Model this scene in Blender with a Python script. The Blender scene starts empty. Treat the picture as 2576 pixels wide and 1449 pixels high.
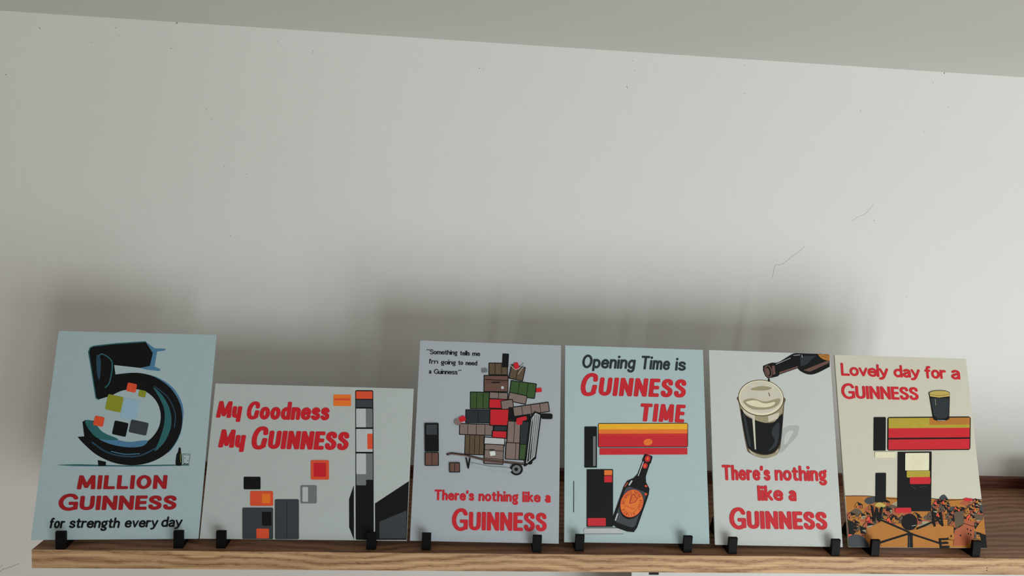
import bpy, bmesh, math, random
from mathutils import Vector, Matrix
from mathutils.geometry import delaunay_2d_cdt
R_ = random.Random(7)
sc = bpy.context.scene
COL = sc.collection

# ------------------------------------------------------------------ camera
F, PITCH, YAW, ROLL = 1956.1387, -0.0951324, 0.0857679, 0.0464623
CAMP = Vector((0.0, -0.941545, 0.427650))
cd = bpy.data.cameras.new('camera'); cam = bpy.data.objects.new('camera', cd); COL.objects.link(cam)
cd.sensor_fit = 'HORIZONTAL'; cd.sensor_width = 36.0; cd.lens = F / 2576 * 36.0
cd.clip_start = 0.02; cd.clip_end = 50
cy, sy, cp, sp, cr, sr = math.cos(YAW), math.sin(YAW), math.cos(PITCH), math.sin(PITCH), math.cos(ROLL), math.sin(ROLL)
fw = Vector((sy*cp, cy*cp, sp)); rt = Vector((cy, -sy, 0)); up = rt.cross(fw)
r2 = rt*cr + up*sr; u2 = -rt*sr + up*cr
M = Matrix((r2, u2, -fw)).transposed().to_4x4(); M.translation = CAMP
cam.matrix_world = M
sc.camera = cam

# ------------------------------------------------------------------ world, light, exposure
w = bpy.data.worlds.new('world'); sc.world = w; w.use_nodes = True
bg = w.node_tree.nodes['Background']; bg.inputs[0].default_value = (1.0, 0.89, 0.84, 1); bg.inputs[1].default_value = 0.30
def area(name, loc, target, sx, sy_, power, col):
    l = bpy.data.lights.new(name, 'AREA'); l.shape = 'RECTANGLE'; l.size = sx; l.size_y = sy_; l.energy = power; l.color = col
    o = bpy.data.objects.new(name, l); COL.objects.link(o); o.location = loc
    o.rotation_euler = (Vector(target) - Vector(loc)).to_track_quat('-Z', 'Y').to_euler()
    return o
# daylight through the three panes of a low window behind the photographer, to the right
for k in (-1, 0, 1):
    area('window_daylight', (1.68+k*0.58, -2.68+k*0.34, -0.86), (0.15+k*0.58, 0.2+k*0.34, 0.2), 0.48, 2.1, 33-2.5*k, (0.925, 0.995, 1.0))
sc.view_settings.view_transform = 'Standard'; sc.view_settings.look = 'None'
sc.view_settings.gamma = 1.0; sc.view_settings.use_curve_mapping = False
sc.view_settings.exposure = -0.19

# ------------------------------------------------------------------ helpers
def srgb(r, g, b):
    f = lambda c: (c/255)/12.92 if c/255 <= 0.04045 else ((c/255+0.055)/1.055)**2.4
    return (f(r), f(g), f(b), 1)
MATS = {}
def mat(name, rgb, rough=0.5, spec=0.3, grain=0.0, bump=0.0, bscale=900, layer=False):
    if name in MATS: return MATS[name]
    m = bpy.data.materials.new(name); m.use_nodes = True; nt = m.node_tree; b = nt.nodes['Principled BSDF']
    c = srgb(*rgb); b.inputs['Base Color'].default_value = c
    b.inputs['Roughness'].default_value = rough; b.inputs['Specular IOR Level'].default_value = spec
    tc = nt.nodes.new('ShaderNodeTexCoord')
    if grain:
        n = nt.nodes.new('ShaderNodeTexNoise'); n.inputs['Scale'].default_value = 60; n.inputs['Detail'].default_value = 6
        n.inputs['Roughness'].default_value = 0.75
        nt.links.new(tc.outputs['Object'], n.inputs['Vector'])
        r = nt.nodes.new('ShaderNodeMapRange'); r.inputs[1].default_value = 0.3; r.inputs[2].default_value = 0.7
        r.inputs[3].default_value = 1-grain; r.inputs[4].default_value = 1+grain
        nt.links.new(n.outputs[0], r.inputs[0])
        mx = nt.nodes.new('ShaderNodeVectorMath'); mx.operation = 'SCALE'; mx.inputs[0].default_value = c[:3]
        nt.links.new(r.outputs[0], mx.inputs['Scale']); nt.links.new(mx.outputs[0], b.inputs['Base Color'])
    if bump:
        n = nt.nodes.new('ShaderNodeTexNoise'); n.inputs['Scale'].default_value = bscale; n.inputs['Detail'].default_value = 3
        mp = nt.nodes.new('ShaderNodeMapping'); mp.inputs['Rotation'].default_value = (0, 0, 0.785)
        mp.inputs['Scale'].default_value = (1, 0.12, 1) if layer else (1, 1, 1)
        nt.links.new(tc.outputs['Object'], mp.inputs[0]); nt.links.new(mp.outputs[0], n.inputs['Vector'])
        bp = nt.nodes.new('ShaderNodeBump'); bp.inputs['Strength'].default_value = bump; bp.inputs['Distance'].default_value = 0.0004
        nt.links.new(n.outputs[0], bp.inputs['Height']); nt.links.new(bp.outputs[0], b.inputs['Normal'])
    MATS[name] = m
    return m

def link(name, me, mats, parent=None, smooth=False):
    for m in (mats if isinstance(mats, (list, tuple)) else [mats]): me.materials.append(m)
    o = bpy.data.objects.new(name, me); COL.objects.link(o)
    if parent: o.parent = parent
    if smooth:
        for p in me.polygons: p.use_smooth = True
    return o
def tag(o, label=None, cat=None, group=None, kind=None):
    if label: o['label'] = label
    if cat: o['category'] = cat
    if group: o['group'] = group
    if kind: o['kind'] = kind
    return o
def box_bm(bm, x0, x1, y0, y1, z0, z1):
    vs = [bm.verts.new((x, y, z)) for x in (x0, x1) for y in (y0, y1) for z in (z0, z1)]
    for f in ((0,1,3,2),(4,6,7,5),(0,4,5,1),(2,3,7,6),(0,2,6,4),(1,5,7,3)): bm.faces.new([vs[i] for i in f])
def box(name, x0, x1, y0, y1, z0, z1, m, parent=None, bevel=0):
    bm = bmesh.new(); box_bm(bm, x0, x1, y0, y1, z0, z1)
    bmesh.ops.recalc_face_normals(bm, faces=bm.faces)
    if bevel: bmesh.ops.bevel(bm, geom=list(bm.edges), offset=bevel, segments=2, affect='EDGES', profile=0.6)
    me = bpy.data.meshes.new(name); bm.to_mesh(me); bm.free()
    return link(name, me, m, parent)

# ------------------------------------------------------------------ materials of the place
def wall_mat(name, rgb, specks=True):
    m = mat(name, rgb, rough=0.62, spec=0.25)
    nt = m.node_tree; b = nt.nodes['Principled BSDF']; c = srgb(*rgb)
    tc = nt.nodes.new('ShaderNodeTexCoord')
    n = nt.nodes.new('ShaderNodeTexNoise'); n.inputs['Scale'].default_value = 1.7; n.inputs['Detail'].default_value = 4
    r = nt.nodes.new('ShaderNodeMapRange'); r.inputs[1].default_value = 0.3; r.inputs[2].default_value = 0.7; r.inputs[3].default_value = 0.975; r.inputs[4].default_value = 1.02
    nt.links.new(tc.outputs['Object'], n.inputs['Vector']); nt.links.new(n.outputs[0], r.inputs[0])
    mx = nt.nodes.new('ShaderNodeVectorMath'); mx.operation = 'SCALE'; mx.inputs[0].default_value = c[:3]
    nt.links.new(r.outputs[0], mx.inputs['Scale']); nt.links.new(mx.outputs[0], b.inputs['Base Color'])
    # roller-paint relief
    n2 = nt.nodes.new('ShaderNodeTexNoise'); n2.inputs['Scale'].default_value = 260; n2.inputs['Detail'].default_value = 4
    n3 = nt.nodes.new('ShaderNodeTexNoise'); n3.inputs['Scale'].default_value = 6; n3.inputs['Detail'].default_value = 3
    ad = nt.nodes.new('ShaderNodeMath'); ad.operation = 'MULTIPLY_ADD'; ad.inputs[1].default_value = 6
    nt.links.new(tc.outputs['Object'], n2.inputs['Vector']); nt.links.new(tc.outputs['Object'], n3.inputs['Vector'])
    nt.links.new(n3.outputs[0], ad.inputs[0]); nt.links.new(n2.outputs[0], ad.inputs[2])
    bp = nt.nodes.new('ShaderNodeBump'); bp.inputs['Strength'].default_value = 0.35; bp.inputs['Distance'].default_value = 0.0006
    nt.links.new(ad.outputs[0], bp.inputs['Height']); nt.links.new(bp.outputs[0], b.inputs['Normal'])
    return m
MW = wall_mat('wall_paint', (222, 221, 217))
MC = wall_mat('ceiling_paint', (218, 220, 215))

def wood_mat(name, base, dark, light):
    m = bpy.data.materials.new(name); m.use_nodes = True; nt = m.node_tree; b = nt.nodes['Principled BSDF']
    N = nt.nodes.new; L = nt.links.new
    tc = N('ShaderNodeTexCoord')
    # broad wandering of the growth rings
    mw = N('ShaderNodeMapping'); mw.inputs['Scale'].default_value = (4.2, 5, 9); L(tc.outputs['Object'], mw.inputs[0])
    nw = N('ShaderNodeTexNoise'); nw.inputs['Scale'].default_value = 1; nw.inputs['Detail'].default_value = 4; L(mw.outputs[0], nw.inputs['Vector'])
    sep = N('ShaderNodeSeparateXYZ'); L(tc.outputs['Object'], sep.inputs[0])
    a = N('ShaderNodeMath'); a.operation = 'MULTIPLY_ADD'; a.inputs[1].default_value = 0.6; L(sep.outputs['Y'], a.inputs[0]); L(sep.outputs['Z'], a.inputs[2])
    b2 = N('ShaderNodeMath'); b2.operation = 'MULTIPLY_ADD'; b2.inputs[1].default_value = 0.062; L(nw.outputs[0], b2.inputs[0]); L(a.outputs[0], b2.inputs[2])
    s = N('ShaderNodeMath'); s.operation = 'MULTIPLY'; s.inputs[1].default_value = 620; L(b2.outputs[0], s.inputs[0])
    sn = N('ShaderNodeMath'); sn.operation = 'SINE'; L(s.outputs[0], sn.inputs[0])
    # long fibres
    mf = N('ShaderNodeMapping'); mf.inputs['Scale'].default_value = (9, 520, 520); L(tc.outputs['Object'], mf.inputs[0])
    nf = N('ShaderNodeTexNoise'); nf.inputs['Scale'].default_value = 1; nf.inputs['Detail'].default_value = 5; nf.inputs['Roughness'].default_value = 0.7; L(mf.outputs[0], nf.inputs['Vector'])
    # dark pores
    mp = N('ShaderNodeMapping'); mp.inputs['Scale'].default_value = (110, 2300, 2300); L(tc.outputs['Object'], mp.inputs[0])
    npn = N('ShaderNodeTexNoise'); npn.inputs['Scale'].default_value = 1; npn.inputs['Detail'].default_value = 2; L(mp.outputs[0], npn.inputs['Vector'])
    sm = N('ShaderNodeMath'); sm.operation = 'MULTIPLY_ADD'; sm.inputs[1].default_value = 0.075; L(sn.outputs[0], sm.inputs[0]); L(nf.outputs[0], sm.inputs[2])
    rp = N('ShaderNodeValToRGB'); e = rp.color_ramp.elements
    e[0].position = 0.28; e[0].color = srgb(*dark); e[1].position = 0.68; e[1].color = srgb(*light)
    k = e.new(0.46); k.color = srgb(*base)
    L(sm.outputs[0], rp.inputs[0])
    pr = N('ShaderNodeMath'); pr.operation = 'MULTIPLY_ADD'; pr.inputs[1].default_value = -0.10; L(sn.outputs[0], pr.inputs[0]); L(npn.outputs[0], pr.inputs[2])
    pm = N('ShaderNodeMapRange'); pm.inputs[1].default_value = 0.55; pm.inputs[2].default_value = 0.74; pm.inputs[4].default_value = 0.8; L(pr.outputs[0], pm.inputs[0])
    mx = N('ShaderNodeMixRGB'); mx.inputs[2].default_value = srgb(*[int(c*0.72) for c in dark]); L(pm.outputs[0], mx.inputs[0]); L(rp.outputs[0], mx.inputs[1])
    # slow plank-wide tone drift
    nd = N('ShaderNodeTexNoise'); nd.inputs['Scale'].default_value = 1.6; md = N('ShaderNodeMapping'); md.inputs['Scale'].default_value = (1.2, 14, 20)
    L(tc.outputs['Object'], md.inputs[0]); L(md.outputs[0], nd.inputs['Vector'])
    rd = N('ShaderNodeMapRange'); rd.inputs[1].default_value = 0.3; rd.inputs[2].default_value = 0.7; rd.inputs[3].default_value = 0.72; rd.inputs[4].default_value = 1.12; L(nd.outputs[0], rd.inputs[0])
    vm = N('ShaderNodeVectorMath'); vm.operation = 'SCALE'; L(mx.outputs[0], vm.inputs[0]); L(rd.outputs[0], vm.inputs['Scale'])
    L(vm.outputs[0], b.inputs['Base Color'])
    b.inputs['Roughness'].default_value = 0.55; b.inputs['Specular IOR Level'].default_value = 0.3
    bp = N('ShaderNodeBump'); bp.inputs['Strength'].default_value = 0.4; bp.inputs['Distance'].default_value = 0.0005
    L(sm.outputs[0], bp.inputs['Height']); L(bp.outputs[0], b.inputs['Normal'])
    return m
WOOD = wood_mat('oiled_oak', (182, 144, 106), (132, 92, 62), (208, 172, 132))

WOOD2 = wood_mat('shaded_oak', (140, 96, 69), (98, 64, 44), (160, 118, 88))  # same oak as the front, with the top's shade put into the colour
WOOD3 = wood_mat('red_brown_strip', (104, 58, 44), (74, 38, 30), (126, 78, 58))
# ------------------------------------------------------------------ the setting
YW, ZC = 0.2849, 0.6879
XL, XR, YF, ZF = -2.3, 3.3, -3.4, -1.75
def struct(name, *a):
    o = box(name, *a); o['kind'] = 'structure'; return o
wall = struct('wall_back', XL, XR, YW, YW+0.1, ZF-0.1, ZC, MW)
ceil = struct('ceiling', XL, XR, YF, YW+0.1, ZC, ZC+0.1, MC)
struct('floor', XL, XR, YF, YW+0.1, ZF-0.1, ZF, mat('floor_boards', (150, 108, 80), 0.5, 0.3, 0.1))
struct('light_blocker', -0.15, 0.80, -1.5, -1.42, ZF, -0.40, MW)  # unseen blocker, added to shade the lower left of shelf and wall
struct('wall_left', XL-0.1, XL, YF, YW+0.1, ZF-0.1, ZC+0.1, MW)

# ------------------------------------------------------------------ shelf
SHX0, SHX1, SHT, LIP = -0.4825, 1.62, 0.02290, 0.0178
sh = bpy.data.objects.new('wall_shelf', None); COL.objects.link(sh); sh.location = (SHX0, 0, -SHT)
tag(sh, 'long oiled oak wall shelf carrying the row of six posters', 'shelf')
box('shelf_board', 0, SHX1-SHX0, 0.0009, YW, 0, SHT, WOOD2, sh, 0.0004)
box('front_edge', 0, SHX1-SHX0, 0, 0.0009, 0, SHT, WOOD, sh)  # thin added skin, so the lit front keeps the unshaded oak colour
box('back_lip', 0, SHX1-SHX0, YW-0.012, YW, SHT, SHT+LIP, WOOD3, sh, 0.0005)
bm = bmesh.new()
for dz in (0.0095, 0.0062):
    c = Matrix.Translation((0.7345-SHX0, -0.00003, dz))
    bmesh.ops.create_uvsphere(bm, u_segments=10, v_segments=6, radius=1, matrix=c @ Matrix.Diagonal((0.0010, 0.0002, 0.0006, 1)))
me = bpy.data.meshes.new('nail_hole'); bm.to_mesh(me); bm.free()
link('nail_hole', me, mat('hole_dark', (60, 40, 26), 0.9), sh)

# ------------------------------------------------------------------ 2-D shape tools (drawing units of each poster)
def cat_rom(pts, closed=False, n=6):
    out = []; k = len(pts)
    rng = range(k) if closed else range(k-1)
    for i in rng:
        if closed: p0, p1, p2, p3 = pts[(i-1) % k], pts[i], pts[(i+1) % k], pts[(i+2) % k]
        else: p0, p1, p2, p3 = pts[max(i-1, 0)], pts[i], pts[i+1], pts[min(i+2, k-1)]
        for j in range(n):
            t = j/n
            out.append(tuple(0.5*((2*p1[a]) + (-p0[a]+p2[a])*t + (2*p0[a]-5*p1[a]+4*p2[a]-p3[a])*t*t + (-p0[a]+3*p1[a]-3*p2[a]+p3[a])*t**3) for a in (0, 1)))
    if not closed: out.append(tuple(pts[-1]))
    return out
def hull(ps):
    ps = sorted(set((round(a, 5), round(b, 5)) for a, b in ps))
    def half(q):
        h = []
        for p in q:
            while len(h) > 1 and (h[-1][0]-h[-2][0])*(p[1]-h[-2][1]) - (h[-1][1]-h[-2][1])*(p[0]-h[-2][0]) <= 0: h.pop()
            h.append(p)
        return h
    a, b = half(ps), half(ps[::-1])
    return a[:-1] + b[:-1]
def pen(wx, wy, ex=3.2, n=12):
    out = []
    for i in range(n):
        t = 2*math.pi*(i+0.5)/n; c, s = math.cos(t), math.sin(t)
        out.append((wx/2*math.copysign(abs(c)**(2/ex), c), wy/2*math.copysign(abs(s)**(2/ex), s)))
    return out
def sweep(path, pn):
    if len(path) == 1: return [[(path[0][0]+a, path[0][1]+b) for a, b in pn]]
    return [hull([(p[0]+a, p[1]+b) for a, b in pn] + [(q[0]+a, q[1]+b) for a, b in pn]) for p, q in zip(path, path[1:])]
def ell(cx, cy, rx, ry, rot=0, n=40, a0=0, a1=360):
    c, s = math.cos(math.radians(rot)), math.sin(math.radians(rot)); out = []
    m = n if a1-a0 >= 360 else n+1
    for i in range(m):
        t = math.radians(a0+(a1-a0)*i/n); x, y = rx*math.cos(t), ry*math.sin(t)
        out.append((cx+x*c-y*s, cy+x*s+y*c))
    return out
def rrect(x0, y0, x1, y1, r, rot=0):
    out = []; cx, cy = (x0+x1)/2, (y0+y1)/2
    for (ax, ay, s) in ((x1-r, y1-r, 0), (x0+r, y1-r, 90), (x0+r, y0+r, 180), (x1-r, y0+r, 270)):
        for k in range(5):
            t = math.radians(s+k*22.5); out.append((ax+r*math.cos(t), ay+r*math.sin(t)))
    c, s = math.cos(math.radians(rot)), math.sin(math.radians(rot))
    return [(cx+(x-cx)*c-(y-cy)*s, cy+(x-cx)*s+(y-cy)*c) for x, y in out]

def union_layer(acc, polys, z0, z1, mi):
    """union of 2-D polygons (mm) -> raised relief between z0 and z1, appended to acc=(verts, faces, mat indices)"""
    vs, fs = [], []
    for p in polys:
        if len(p) < 3: continue
        ar = sum(a[0]*b[1]-b[0]*a[1] for a, b in zip(p, p[1:]+p[:1]))
        if abs(ar) < 1e-6: continue
        if ar < 0: p = p[::-1]
        b = len(vs); vs += [Vector(q) for q in p]; fs.append(list(range(b, b+len(p))))
    if not fs: return
    v, e, f, _a, _b, of = delaunay_2d_cdt(vs, [], fs, 1, 1e-4)
    f = [t for t, k in zip(f, of) if len(k)]
    V, Fc, MI = acc; b = len(V); n = len(v)
    V += [(q[0]/1000, q[1]/1000, z1/1000) for q in v] + [(q[0]/1000, q[1]/1000, z0/1000) for q in v]
    ed = set()
    for t in f:
        a = 0
        for i in range(len(t)):
            p, q = v[t[i]], v[t[(i+1) % len(t)]]; a += p[0]*q[1]-q[0]*p[1]
        t = list(t) if a > 0 else list(t)[::-1]
        Fc.append([b+i for i in t]); MI.append(mi)
        for i in range(len(t)): ed.add((t[i], t[(i+1) % len(t)]))
    for (i, j) in ed:
        if (j, i) not in ed: Fc.append([b+n+i, b+n+j, b+j, b+i]); MI.append(mi)

# ---- hand-drawn letter skeletons; x in cap heights, y 0..1, one entry: (width, [strokes]); 'l' straight, 'c' curved, 'd' dot
G_ = {}
def g(ch, w_, *st): G_[ch] = (w_, st)
g('G', .62, ('c', [(.60,.80),(.50,.96),(.34,1),(.16,.92),(.04,.72),(0,.5),(.04,.26),(.16,.08),(.32,0),(.48,.03),(.60,.10)]), ('l', [(.62,.08),(.62,.42)]), ('l', [(.62,.42),(.42,.42)]))
g('g_', .58, ('c', [(.56,.74),(.53,.93),(.38,1),(.2,.95),(.06,.76),(0,.5),(.02,.24),(.12,.05),(.28,0),(.42,.03),(.54,.1)]), ('l', [(.52,.12),(.56,.40)]))
g('U', .50, ('c', [(0,1),(0,.7),(0,.36),(.05,.1),(.25,0),(.45,.1),(.5,.36),(.5,.7),(.5,1)]))
g('I', 0, ('l', [(0,0),(0,1)]))
g('N', .52, ('l', [(0,0),(0,1)]), ('l', [(.03,.97),(.49,.03)]), ('l', [(.52,0),(.52,1)]))
g('M', .74, ('l', [(0,0),(.05,1)]), ('l', [(.07,1),(.37,.1)]), ('l', [(.37,.1),(.67,1)]), ('l', [(.69,1),(.74,0)]))
g('E', .36, ('l', [(0,0),(0,1)]), ('l', [(0,1),(.36,1)]), ('l', [(0,.51),(.33,.51)]), ('l', [(0,0),(.36,0)]))
g('S', .44, ('c', [(.42,.80),(.38,.94),(.25,1),(.1,.97),(.01,.84),(.03,.68),(.15,.57),(.32,.45),(.43,.32),(.42,.13),(.30,.01),(.14,0),(.03,.07),(0,.2)]))
g('T', .54, ('l', [(.27,0),(.27,1)]), ('l', [(0,1),(.54,1)]))
g('L', .38, ('l', [(0,1),(0,0)]), ('l', [(0,0),(.38,0)]))
g('O', .58, ('c', ell(.29,.5,.29,.5,n=16)+[(.58,.5)]))
g('W', .9, ('l', [(0,1),(.22,0)]), ('l', [(.22,0),(.45,.9)]), ('l', [(.45,.9),(.68,0)]), ('l', [(.68,0),(.9,1)]))
X = .64
g('o', .42, ('c', ell(.21,X/2,.21,X/2,n=12)+[(.42,X/2)]))
g('e', .42, ('c', [(.02,.33),(.22,.345),(.42,.35),(.38,.54),(.22,X),(.05,.53),(0,.32),(.05,.1),(.22,0),(.36,.04),(.42,.14)]))
g('a', .36, ('c', [(.04,.56),(.18,X),(.33,.56),(.36,.4),(.36,.2),(.36,0)]), ('c', [(.36,.38),(.15,.33),(0,.18),(.08,.02),(.22,.01),(.36,.14)]))
g('n', .36, ('l', [(0,0),(0,X)]), ('c', [(0,.42),(.1,.6),(.24,X),(.35,.54),(.36,.4),(.36,.2),(.36,0)]))
g('h', .36, ('l', [(0,0),(0,1)]), ('c', [(0,.42),(.1,.6),(.24,X),(.35,.54),(.36,.4),(.36,.2),(.36,0)]))
g('m', .66, ('l', [(0,0),(0,X)]), ('c', [(0,.44),(.08,.6),(.2,X),(.31,.54),(.33,.4),(.33,.2),(.33,0)]), ('c', [(.33,.44),(.41,.6),(.53,X),(.64,.54),(.66,.4),(.66,.2),(.66,0)]))
g('r', .26, ('l', [(0,0),(0,X)]), ('c', [(0,.4),(.06,.56),(.16,X-.02),(.26,X-.03)]))
g('s', .34, ('c', [(.32,.52),(.24,.63),(.12,X),(.02,.55),(.03,.42),(.16,.34),(.3,.25),(.34,.13),(.26,.02),(.12,0),(.0,.1)]))
g('i', 0, ('l', [(0,0),(0,X)]), ('d', [(0,.95)]))
g('l', 0, ('l', [(0,0),(0,1)]))
g('k', .36, ('l', [(0,0),(0,1)]), ('l', [(.04,.3),(.32,X)]), ('l', [(.12,.36),(.36,0)]))
g('t', .26, ('c', [(.1,.86),(.1,.5),(.1,.2),(.14,.02),(.26,.02)]), ('l', [(0,X),(.24,X)]))
g('f', .26, ('c', [(.26,.97),(.15,.96),(.1,.8),(.1,.5),(.1,0)]), ('l', [(0,X),(.23,X)]))
g('d', .40, ('l', [(.40,0),(.40,1)]), ('c', [(.4,.5),(.24,X),(.06,.54),(0,.32),(.05,.1),(.2,0),(.4,.12)]))
g('p', .40, ('l', [(0,-.25),(0,X)]), ('c', [(0,.5),(.16,X),(.34,.54),(.4,.32),(.35,.1),(.2,0),(0,.12)]))
g('g', .40, ('c', ell(.19,.4,.17,.23,n=12)+[(.36,.4)]), ('l', [(.3,.56),(.4,.7)]), ('c', [(.12,.16),(.06,.06),(.16,.01),(.32,-.05),(.38,-.18),(.28,-.31),(.1,-.31),(.02,-.2)]))
g('q', .38, ('c', [(.38,.5),(.22,X),(.05,.52),(0,.32),(.05,.1),(.2,.02),(.36,.14)]), ('c', [(.40,X),(.39,.2),(.37,-.12),(.28,-.28),(.12,-.3),(0,-.2)]))
g('y', .40, ('l', [(0,X),(.22,.02)]), ('c', [(.42,X),(.32,.3),(.22,-.02),(.12,-.2),(-.02,-.24)]))
g('Y', .36, ('c', [(0,X),(0,.3),(.04,.06),(.18,.02),(.3,.06)]), ('l', [(.36,X),(.36,-.28)]))
g('v', .40, ('l', [(0,X),(.2,0)]), ('l', [(.2,0),(.4,X)]))
g('u', .36, ('c', [(0,X),(0,.3),(.04,.06),(.17,0),(.3,.08),(.36,.24)]), ('l', [(.36,0),(.36,X)]))
g("'", 0, ('l', [(0,.96),(-.03,.78)]))
g('“', .16, ('l', [(0,.86),(.03,.98)]), ('l', [(.16,.86),(.19,.98)]))
g('”', .16, ('l', [(.02,.98),(-.02,.84)]), ('l', [(.18,.98),(.14,.84)]))

def cap_mm_(h): return h
class Poster:
    def __init__(s, name, label, fit, board_mat):
        x, y, yaw, W, H, h = fit
        s.h = h; s.W, s.H = W, H; s.x, s.y, s.yaw = x, y, yaw
        LEAN = 0.31707
        e = Vector((math.cos(yaw), math.sin(yaw), 0)); nb = Vector((-math.sin(yaw), math.cos(yaw), 0))
        u = nb*math.sin(LEAN) + Vector((0, 0, 1))*math.cos(LEAN)
        m = Matrix((e, u, e.cross(u))).transposed().to_4x4(); m.translation = Vector((x, y, 0.00729))
        s.root = bpy.data.objects.new(name, None); COL.objects.link(s.root); s.root.matrix_world = m
        tag(s.root, label, 'poster')
        o = box('panel', 0, W/1000, 0, H/1000, -0.0030, 0, board_mat, s.root, 0.0004)
        s.z = 0.0
    def mm(s, p):
        h = s.h; d = h[6]*p[0]+h[7]*p[1]+1
        return ((h[0]*p[0]+h[1]*p[1]+h[2])/d, (h[3]*p[0]+h[4]*p[1]+h[5])/d)
    def text(s, m, words, label=None, name='lettering', zt=0.55):
        acc = ([], [], [])
        for wd in words:
            txt, p0, p1, cap, wx, wy, gap, sh_ = wd[:8]; opt = wd[8] if len(wd) > 8 else {}
            a, b = s.mm(p0), s.mm(p1)
            L = math.hypot(b[0]-a[0], b[1]-a[1]); ux, uy = (b[0]-a[0])/L, (b[1]-a[1])/L
            q = s.mm((p0[0], p0[1]-cap)); ch = math.hypot(q[0]-a[0], q[1]-a[1])
            sc0 = opt.get('small', 1.0); ex = opt.get('ex', 3.4)
            hs = [ch*(1.0 if (i == 0 or sc0 == 1.0) else sc0) for i in range(len(txt))]
            glyph = [G_[opt.get('map', {}).get(c, c)] for c in txt]
            sk = sum(G0[0]*hh for G0, hh in zip(glyph, hs)) or 1
            avail = L - len(txt)*wx - (len(txt)-1)*gap - abs(sh_)*hs[-1]*(0.9 if txt[-1].isupper() or txt[-1] in 'ldh' else 0.55)
            kx = avail/sk if sk > 1 else 1
            x = wx/2
            for c, G0, hh in zip(txt, glyph, hs):
                polys = []
                for kind, pts in G0[1]:
                    dot = kind == 'd'
                    P = [(x+px*hh*kx, wy/2+py*(hh-wy)) for px, py in pts]
                    if kind == 'c': P = cat_rom(P, n=4)
                    diag = kind == 'l' and len(P) == 2 and abs(P[0][0]-P[1][0]) > 0.1*cap_mm_(hh) and abs(P[0][1]-P[1][1]) > 0.1*cap_mm_(hh)
                    pw, ph = (wx*1.1, wx*1.1) if dot else ((wx*0.86, wy*0.86) if diag else (wx, wy))
                    polys += sweep(P, pen(pw, ph, 2.2 if dot or kind == 'c' else ex, 16))
                off = -0.035*hh if c == 'G' and sc0 != 1 else 0
                out = []
                for pl in polys:
                    out.append([(a[0]+(qx+sh_*qy)*ux-(qy+off)*uy, a[1]+(qx+sh_*qy)*uy+(qy+off)*ux) for qx, qy in pl])
                union_layer(acc, out, 0, zt, 0)
                x += G0[0]*hh*kx + wx + gap
        me = bpy.data.meshes.new(name); me.from_pydata(acc[0], [], acc[1]); me.update()
        o = link(name, me, m, s.root)
        if label: o['label'] = label
        return o
    def art(s, name, shapes, label=None, step=0.018):
        """shapes: list of (material, [polygons in drawing units]); painter's order, each a little prouder"""
        acc = ([], [], []); ms = []
        for m, polys in shapes:
            if m not in ms: ms.append(m)
            s.z += step
            P = [[s.mm(q) for q in pl] for pl in polys]
            P = [[(min(max(a, 0.3), s.W-0.3), min(max(b, 0.3), s.H-0.3)) for a, b in pl] for pl in P]
            union_layer(acc, P, 0, 0.12+s.z, ms.index(m))
        me = bpy.data.meshes.new(name); me.from_pydata(acc[0], [], acc[1]); me.update()
        for i, k in enumerate(acc[2]): me.polygons[i].material_index = k
        o = link(name, me, ms, s.root)
        if label: o['label'] = label
        return o
def line(pts, wd, curve=False, ex=2):
    return sweep(cat_rom(pts, n=5) if curve else pts, pen(wd, wd, ex, 10))
def ink(n, c, rough=0.45, grain=0.06): return mat('print_'+n, c, rough, 0.35, grain, 0.12, 1400, True)

RED = ink('red', (200, 16, 34)); RED_D = ink('deep_red', (156, 8, 22)); BLK = mat('print_black', (9, 10, 12), 0.5, 0.18, 0, 0.12, 1400, True); INK = ink('blue_black', (27, 38, 44))
TEAL = ink('teal', (36, 98, 104)); BLUE = ink('blue', (72, 122, 158)); DBLUE = ink('dark_blue', (34, 66, 88)); OLIVE = ink('olive', (140, 146, 34))
PALEB = ink('pale_blue', (150, 184, 204)); ORANGE = ink('orange', (236, 118, 36)); FLESH = ink('coral', (222, 78, 44)); GREY = ink('grey', (110, 116, 118))
LGREY = ink('light_grey', (186, 192, 192)); COAT = ink('slate', (52, 58, 64)); WHITE = ink('white', (222, 228, 226)); BROWN = ink('brown', (104, 72, 62))
TAUPE = ink('taupe', (128, 110, 104)); GREEN = ink('green', (50, 82, 34)); YELL = ink('yellow', (242, 178, 28)); TAN = ink('tan', (158, 148, 118)); FOAM = ink('foam', (206, 200, 182))
OCHRE = ink('ochre', (178, 112, 34)); RUST = ink('rust', (168, 84, 46)); KHAKI = ink('khaki', (176, 156, 44)); CREAM = ink('cream', (226, 220, 190)); UMBER = ink('umber', (92, 74, 54)); GOLD = ink('gold', (190, 166, 84))
def board(n, c): return mat('board_'+n, c, 0.5, 0.3, 0.018, 0.10, 1500, True)

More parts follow.
